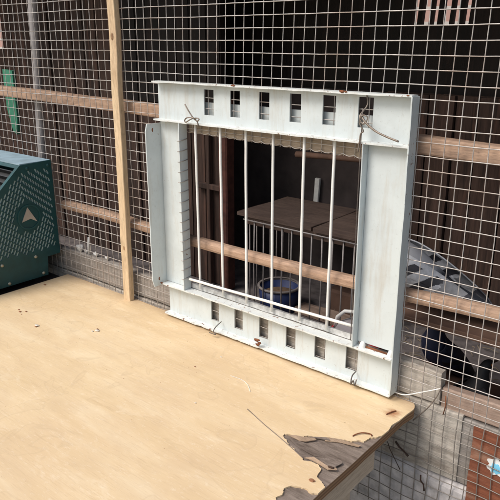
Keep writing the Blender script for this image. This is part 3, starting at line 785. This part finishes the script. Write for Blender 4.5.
# inner cage
CG = thing('inner_cage', (-.04, .40, .62), 'low wire cage with a plank top standing inside the loft', 'cage')
M['cage_top'] = wood('cage_planks', (.07, .045, .036), (.15, .10, .08), 'x', 6, .85, (.05, .03, .025), .4)
m = MB(); rough_box(m, -.388, -.092, .395, .67, .945, .957, 1, 20, .0015, 9, 2); m.build('top_plank', M['cage_top'], CG)
m = MB(); rough_box(m, -.084, .092, .393, .668, .944, .958, 1, 20, .0015, 9, 6); m.build('top_plank', M['cage_top'], CG)
m = MB(); rough_box(m, -.35, .085, .404, .420, .918, .944, 0, 20, .0010, 9, 2)
m.build('front_lath', wood('lath', (.10, .06, .045), (.2, .13, .10), 'x'), CG)
m = MB()
for k in range(12):
    x = -.355+k*.0375; m.tube([(x+.002*noise.noise(Vector((k*3.1, 0, 0))), .400, .621), (x+.004*noise.noise(Vector((k*2.3, 5, 0))), .399, .78), (x, .401, .936)], .0024, 6)
m.tube([(-.36, .3955, .935), (.075, .3955, .935)], .0024, 6); m.tube([(-.36, .3955, .640), (.075, .3955, .640)], .0022, 6)
for k in range(7):
    y = .44+k*.037; m.tube([(-.37, y, .621), (-.37, y, .943)], .0022, 6)
m.build('wire_bars', simple('cage_wire', (.36, .33, .32), .5, .2), CG, smooth=True)
# tub
TU = thing('feed_tub', (-.27, .46, .62), 'round blue feed tub with pale rim inside the inner cage', 'tub')
m = MB(); m.lathe((-.27, .475, .62), [(.0001, .004), (.060, .004), (.066, .078), (.069, .078), (.063, .0005), (.0001, .0005)], 36); m.build('tub', M['blue_tub'], TU, smooth=True)
m = MB(); m.lathe((-.27, .475, .62), [(.0655, .0795), (.0715, .0785), (.074, .084), (.071, .0875), (.0655, .086)], 36); m.build('rim', M['tub_rim'], TU, smooth=True)
m = MB(); m.lathe((-.27, .475, .62), [(.0001, .066), (.04, .062), (.064, .052)], 30); m.build('seed_fill', M['soil'], TU, smooth=True)
# a second tub-like bucket and wood scrap inside cage, feeder nearer
simp('nest_ledge', [(.31, .60, .24, .38, .6205, .655)], 'perch', 'low dark ledge on the loft floor under the navy pigeon', 'ledge')
board('wood_scrap', -.20, .10, .47, .53, .6205, .645, 'old_red', 'brown wood scrap lying on the floor inside the inner cage', 3, .002, 'wood')
board('nest_brick', -.13, -.02, .56, .63, .6205, .70, 'perch', 'dark block standing behind the feed tub inside the cage', 5, .002, 'block')
FD = thing('feeder', (.215, .20, .62), 'grey feeder with red rim and white wire handle behind the sill of the opening', 'feeder')
m = MB(); m.lathe((.205, .205, .62), [(.080, 0), (.082, .06), (.078, .135), (.062, .165), (.035, .180), (.0001, .184)], 32); m.build('body', M['bowl_grey'], FD, smooth=True)
m = MB(); m.lathe((.205, .205, .62), [(.0795, .136), (.084, .138), (.082, .150), (.076, .152)], 32)
m.build('rim', M['red_plastic'], FD, smooth=True)
m = MB(); m.tube([(.13, .195, .765), (.14, .19, .80), (.165, .185, .825), (.20, .185, .832), (.235, .186, .82), (.272, .19, .79)], .005, 8); m.build('handle', M['white_plastic'], FD, smooth=True)
# shelf under the pigeon
board('perch_shelf', .30, 1.5, .10, .27, .886, .900, 'perch', 'brown shelf board behind the lower rail on which the pale pigeon stands', 7, .002, 'shelf')
rs = random.Random(5); m = MB()
for k in range(520):
    x, y = rs.uniform(-.1, 1.2), rs.uniform(.13, .75); a_ = rs.uniform(0, 6.28); l_ = rs.uniform(.015, .05); z = .6215+rs.uniform(0, .012)
    m.tube([(x, y, z), (x+l_*.5*math.cos(a_), y+l_*.5*math.sin(a_), z+rs.uniform(0, .008)), (x+l_*math.cos(a_+.3), y+l_*math.sin(a_+.3), z)], .0011, 4)
tag(m.build('straw', M['straw'], origin=(.5, .4, .62)), 'scattered straw and droppings on the loft floor', 'straw', None, 'stuff')
# feathers
for i, (x, z, s_) in enumerate([(-.735, .8395, 1.2), (-.688, .8395, .9), (-.655, .8395, .7), (-.60, .8395, .6), (-.705, .8395, .6)]):
    m = blobmesh((x, .022, z+.010*s_), .011*s_, (1.4, .6, .9), i)
    if i == 1: m = MB(); m.tube([(x, .020, .838), (x+.001, .020, .87), (x+.003, .021, .897)], [.004, .0045, .003], 8)
    tag(m.build('feather' if i != 1 else 'quill', M['feather'], origin=(x, .022, z), smooth=True),
        'small pale downy feather lying on top of the weathered board' if i != 1 else 'upright white quill stuck on top of the weathered board behind the mesh',
        'feather', 'pale feathers on the weathered board')

# ------------------------------------------------------------------ pigeons
def pig_mat(name, c, neck, tail):
    m, nt, b = new_mat(name)
    tc = nt.nodes.new('ShaderNodeTexCoord'); sx = nt.nodes.new('ShaderNodeSeparateXYZ'); nt.links.new(tc.outputs['Object'], sx.inputs[0])
    f = noise_tex(nt, 90, 5, (1, 1, 1), .7)
    ad = N(nt, 'ShaderNodeMath', operation='MULTIPLY_ADD'); nt.links.new(f, ad.inputs[0]); ad.inputs[1].default_value = .03; nt.links.new(sx.outputs['X'], ad.inputs[2])
    mr = N(nt, 'ShaderNodeMapRange'); nt.links.new(ad.outputs[0], mr.inputs[0]); mr.inputs[1].default_value = -.16; mr.inputs[2].default_value = .18
    col = ramp(nt, mr.outputs[0], [(.0, neck), (.22, neck), (.34, c), (.74, c), (.80, tail), (1, tail)])
    nt.links.new(col, b.inputs['Base Color']); b.inputs['Roughness'].default_value = .65
    bump(nt, b, f, .4, .002)
    return m
def pigeon(name, loc, rz, pitch, label, c, neck, tail, wingc, bars, scale=1.0, headdown=0.0):
    """body along +x = tail, -x = head; origin between the feet"""
    root = thing(name, loc, label, 'pigeon', 'pigeons in the loft')
    Mx = Matrix.Rotation(rz, 4, 'Z') @ Matrix.Scale(scale, 4)
    bodyc = Vector((0, 0, .085))
    Pm = Matrix.Translation(bodyc) @ Matrix.Rotation(pitch, 4, 'Y') @ Matrix.Translation(-bodyc)
    st = [  # centre x,z ; half width ; half height
        (-.128, .172-headdown, .004, .004), (-.124, .173-headdown, .012, .012), (-.112, .176-headdown, .0165, .0175), (-.098, .172-headdown, .0175, .020), (-.086, .160-headdown*.8, .0185, .0205),
        (-.074, .143-headdown*.5, .024, .026), (-.060, .122, .036, .036), (-.040, .104, .048, .046), (-.015, .094, .054, .050), (.015, .089, .052, .047),
        (.045, .087, .043, .039), (.075, .086, .031, .027), (.105, .084, .024, .017), (.130, .081, .026, .009), (.165, .077, .030, .006), (.205, .072, .033, .0045), (.212, .071, .030, .002)]
    vs = []; fs = []; K = 20
    for i, (x, z, a, b_) in enumerate(st):
        p0 = st[max(i-1, 0)]; p1 = st[min(i+1, len(st)-1)]
        t = Vector((p1[0]-p0[0], 0, p1[1]-p0[1])).normalized(); nrm = Vector((-t.z, 0, t.x))
        for k in range(K):
            q = 2*math.pi*k/K; v = Vector((x, 0, z))+Vector((0, 1, 0))*a*math.cos(q)+nrm*b_*math.sin(q)
            vs.append(Pm @ v)
    for i in range(len(st)-1):
        for k in range(K):
            p = i*K+k; r_ = i*K+(k+1) % K; fs.append((p, r_, r_+K, p+K))
    fs += [tuple(range(K)), tuple((len(st)-1)*K+k for k in range(K))]
    def put(nm, vs, fs, mats, mi=None, sub=0, solid=0):
        me = bpy.data.meshes.new(nm); me.from_pydata([tuple(Mx @ Vector(v)) for v in vs], [], fs)
        for m_ in mats: me.materials.append(m_)
        for j, p in enumerate(me.polygons):
            p.use_smooth = True
            if mi: p.material_index = mi[j]
        bm = bmesh.new(); bm.from_mesh(me); bmesh.ops.recalc_face_normals(bm, faces=bm.faces); bm.to_mesh(me); bm.free()
        o = bpy.data.objects.new(nm, me); COL.objects.link(o); o.parent = root
        if solid: s_ = o.modifiers.new('s', 'SOLIDIFY'); s_.thickness = solid; s_.offset = 1
        if sub: s_ = o.modifiers.new('sub', 'SUBSURF'); s_.levels = sub; s_.render_levels = sub
        return o
    put('body', vs, fs, [pig_mat(name+'_plumage', c, neck, tail)], None, 1)
    wm = simple(name+'_wing', wingc, .6, 0, .18, 120, .3); tm = simple(name+'_tip', tuple(x*.42 for x in wingc), .6, 0, .2, 120, .3); bm_ = simple(name+'_bar', bars, .6, 0, .2, 80, .2)
    for sgn in (-1, 1):
        vs = []; fs = []; mi = []; NU, NV = 150, 60
        for i in range(NU+1):
            u = i/NU
            x = -.050+.235*u
            zc = .108-.030*u; hh = .036*math.sin(math.pi*min(1, .12+u*.9))**.6*(1-.55*u)+.004
            wdt = .051*(1-u)**.55*(1-.25*(1-min(1, u*5)))+.009
            for j in range(NV+1):
                v = -1+2*j/NV
                th = v*1.05
                yy = sgn*(wdt*math.cos(th*.9)+.006+.002*math.sin(u*40)*(v < 0))
                zz = zc+hh*math.sin(th)*1.2
                vs.append(Pm @ Vector((x+.012*v*u, yy, zz)))
        for i in range(NU):
            for j in range(NV):
                a_ = i*(NV+1)+j; fs.append((a_, a_+1, a_+NV+2, a_+NV+1))
                u = i/NU; v = -1+2*j/NV; s_ = u-.13*v+.012*noise.noise(Vector((u*14, v*3, 1)))
                mi.append(2 if u > .64+.04*noise.noise(Vector((u*9, v*5, 5))) and u < .84 else 1 if (.28 < s_ < .37 and v < .7) or (.48 < s_ < .58 and v < .75) or u > .82+.03*noise.noise(Vector((u*9, v*9, 5))) else 0)
        put('wing', vs, fs, [wm, bm_, tm], mi, 0, .003)
    b = MB(); P = lambda *p: Mx @ (Pm @ Vector(p))
    hz = .172-headdown
    b.tube([P(-.122, 0, hz), P(-.136, 0, hz-.003), P(-.146, 0, hz-.007), P(-.149, 0, hz-.010)], [.0065*scale, .0042*scale, .0026*scale, .0008*scale], 10)
    b.v = [v+Vector(loc) for v in b.v]; b.build('beak', M['bark'], root, smooth=True)
    for sgn in (-1, 1):
        e = MB(); c_ = P(-.114, sgn*.0155, hz+.005)+Vector(loc)
        e.v = []; q = blobmesh(c_, .0036*scale, (1, 1, 1), 0, 2); q.build('eye', simple('eye', (.35, .10, .02), .2, 0, .1, 20, 0), root, smooth=True)
        l = MB(); h = P(.002, sgn*.018, .062)+Vector(loc); f = Mx @ Vector((-.004, sgn*.020, .004))+Vector(loc)
        l.tube([h, (h+f)/2+Mx @ Vector((.004, 0, 0)), f], [.008*scale, .0032*scale, .003*scale], 8)
        for an in (-28, 0, 28, 180):
            d = Mx @ Vector((-math.cos(R(an))*(.026 if an != 180 else .014), math.sin(R(an))*.026, -.001))
            l.tube([f, f+d*.5+Vector((0, 0, .001)), f+d], [.0028*scale, .0022*scale, .001*scale], 6)
        l.build('leg', simple('pigeon_leg', (.35, .08, .07), .6), root, smooth=True)
    return root
# pale blue-bar pigeon on the shelf, head hidden behind the stile
pigeon('pigeon', (.335, .155, .900), R(-3), R(9), 'large pale grey pigeon with black wing bars on the shelf right of the frame', (.42, .43, .47), (.22, .25, .26), (.045, .05, .065), (.58, .59, .63), (.035, .035, .045), 1.06)
pigeon('pigeon', (.375, .31, .655), R(60), R(38), 'dark navy pigeon standing on the loft floor below the shelf', (.02, .025, .06), (.015, .02, .06), (.02, .02, .03), (.022, .026, .05), (.01, .01, .012), .80)
pigeon('pigeon', (.50, .20, .62), R(240), R(24), 'black pigeon nearest the mesh, low down behind the reddish rail', (.018, .018, .02), (.015, .015, .02), (.02, .02, .02), (.02, .02, .024), (.01, .01, .012), .72)

# brick wall outside, behind the loft
m = MB(); m.box(-9, 5, 2.2, 2.42, 0, 2.6)
tag(m.build('brick_wall', M['brick'], origin=(0, 2.2, 0)), 'red brick yard wall glimpsed through gaps behind the loft', 'wall')

# ------------------------------------------------------------------ camera, light, world
F, PITCH, YAW = 645., 18.0, 40.0
cam = bpy.data.cameras.new('camera'); co = bpy.data.objects.new('camera', cam); COL.objects.link(co)
cam.sensor_width = 36; cam.sensor_fit = 'HORIZONTAL'; cam.lens = 36*F/500; cam.clip_start = .02; cam.clip_end = 200
co.location = (1.5*math.sin(R(YAW)), -1.5*math.cos(R(YAW)), 1.49)
co.rotation_euler = (R(90-PITCH), 0, R(YAW))
sc.camera = co
SUN_EL, SUN_AZ = 50, 205     # azimuth measured from +y clockwise: light comes from the open yard
d = Vector((math.sin(R(SUN_AZ))*math.cos(R(SUN_EL)), math.cos(R(SUN_AZ))*math.cos(R(SUN_EL)), math.sin(R(SUN_EL))))
sun = bpy.data.lights.new('sun', 'SUN'); sun.energy = 1.7; sun.angle = R(25); sun.color = (1, .975, .94)
so = bpy.data.objects.new('sun', sun); COL.objects.link(so); so.rotation_euler = d.to_track_quat('Z', 'Y').to_euler(); so.location = (0, -3, 4)
wd = bpy.data.worlds.new('World'); sc.world = wd; wd.use_nodes = True
nt = wd.node_tree; bg = nt.nodes['Background']; sky = nt.nodes.new('ShaderNodeTexSky'); sky.sky_type = 'NISHITA'
sky.sun_disc = False; sky.sun_elevation = R(SUN_EL); sky.sun_rotation = R(SUN_AZ); sky.air_density = 1.5; sky.dust_density = 4
nt.links.new(sky.outputs[0], bg.inputs[0]); bg.inputs[1].default_value = .12
sc.render.engine = 'CYCLES'
sc.view_settings.view_transform = 'Standard'; sc.view_settings.look = 'None'; sc.view_settings.gamma = 1; sc.view_settings.use_curve_mapping = False
sc.view_settings.exposure = .42
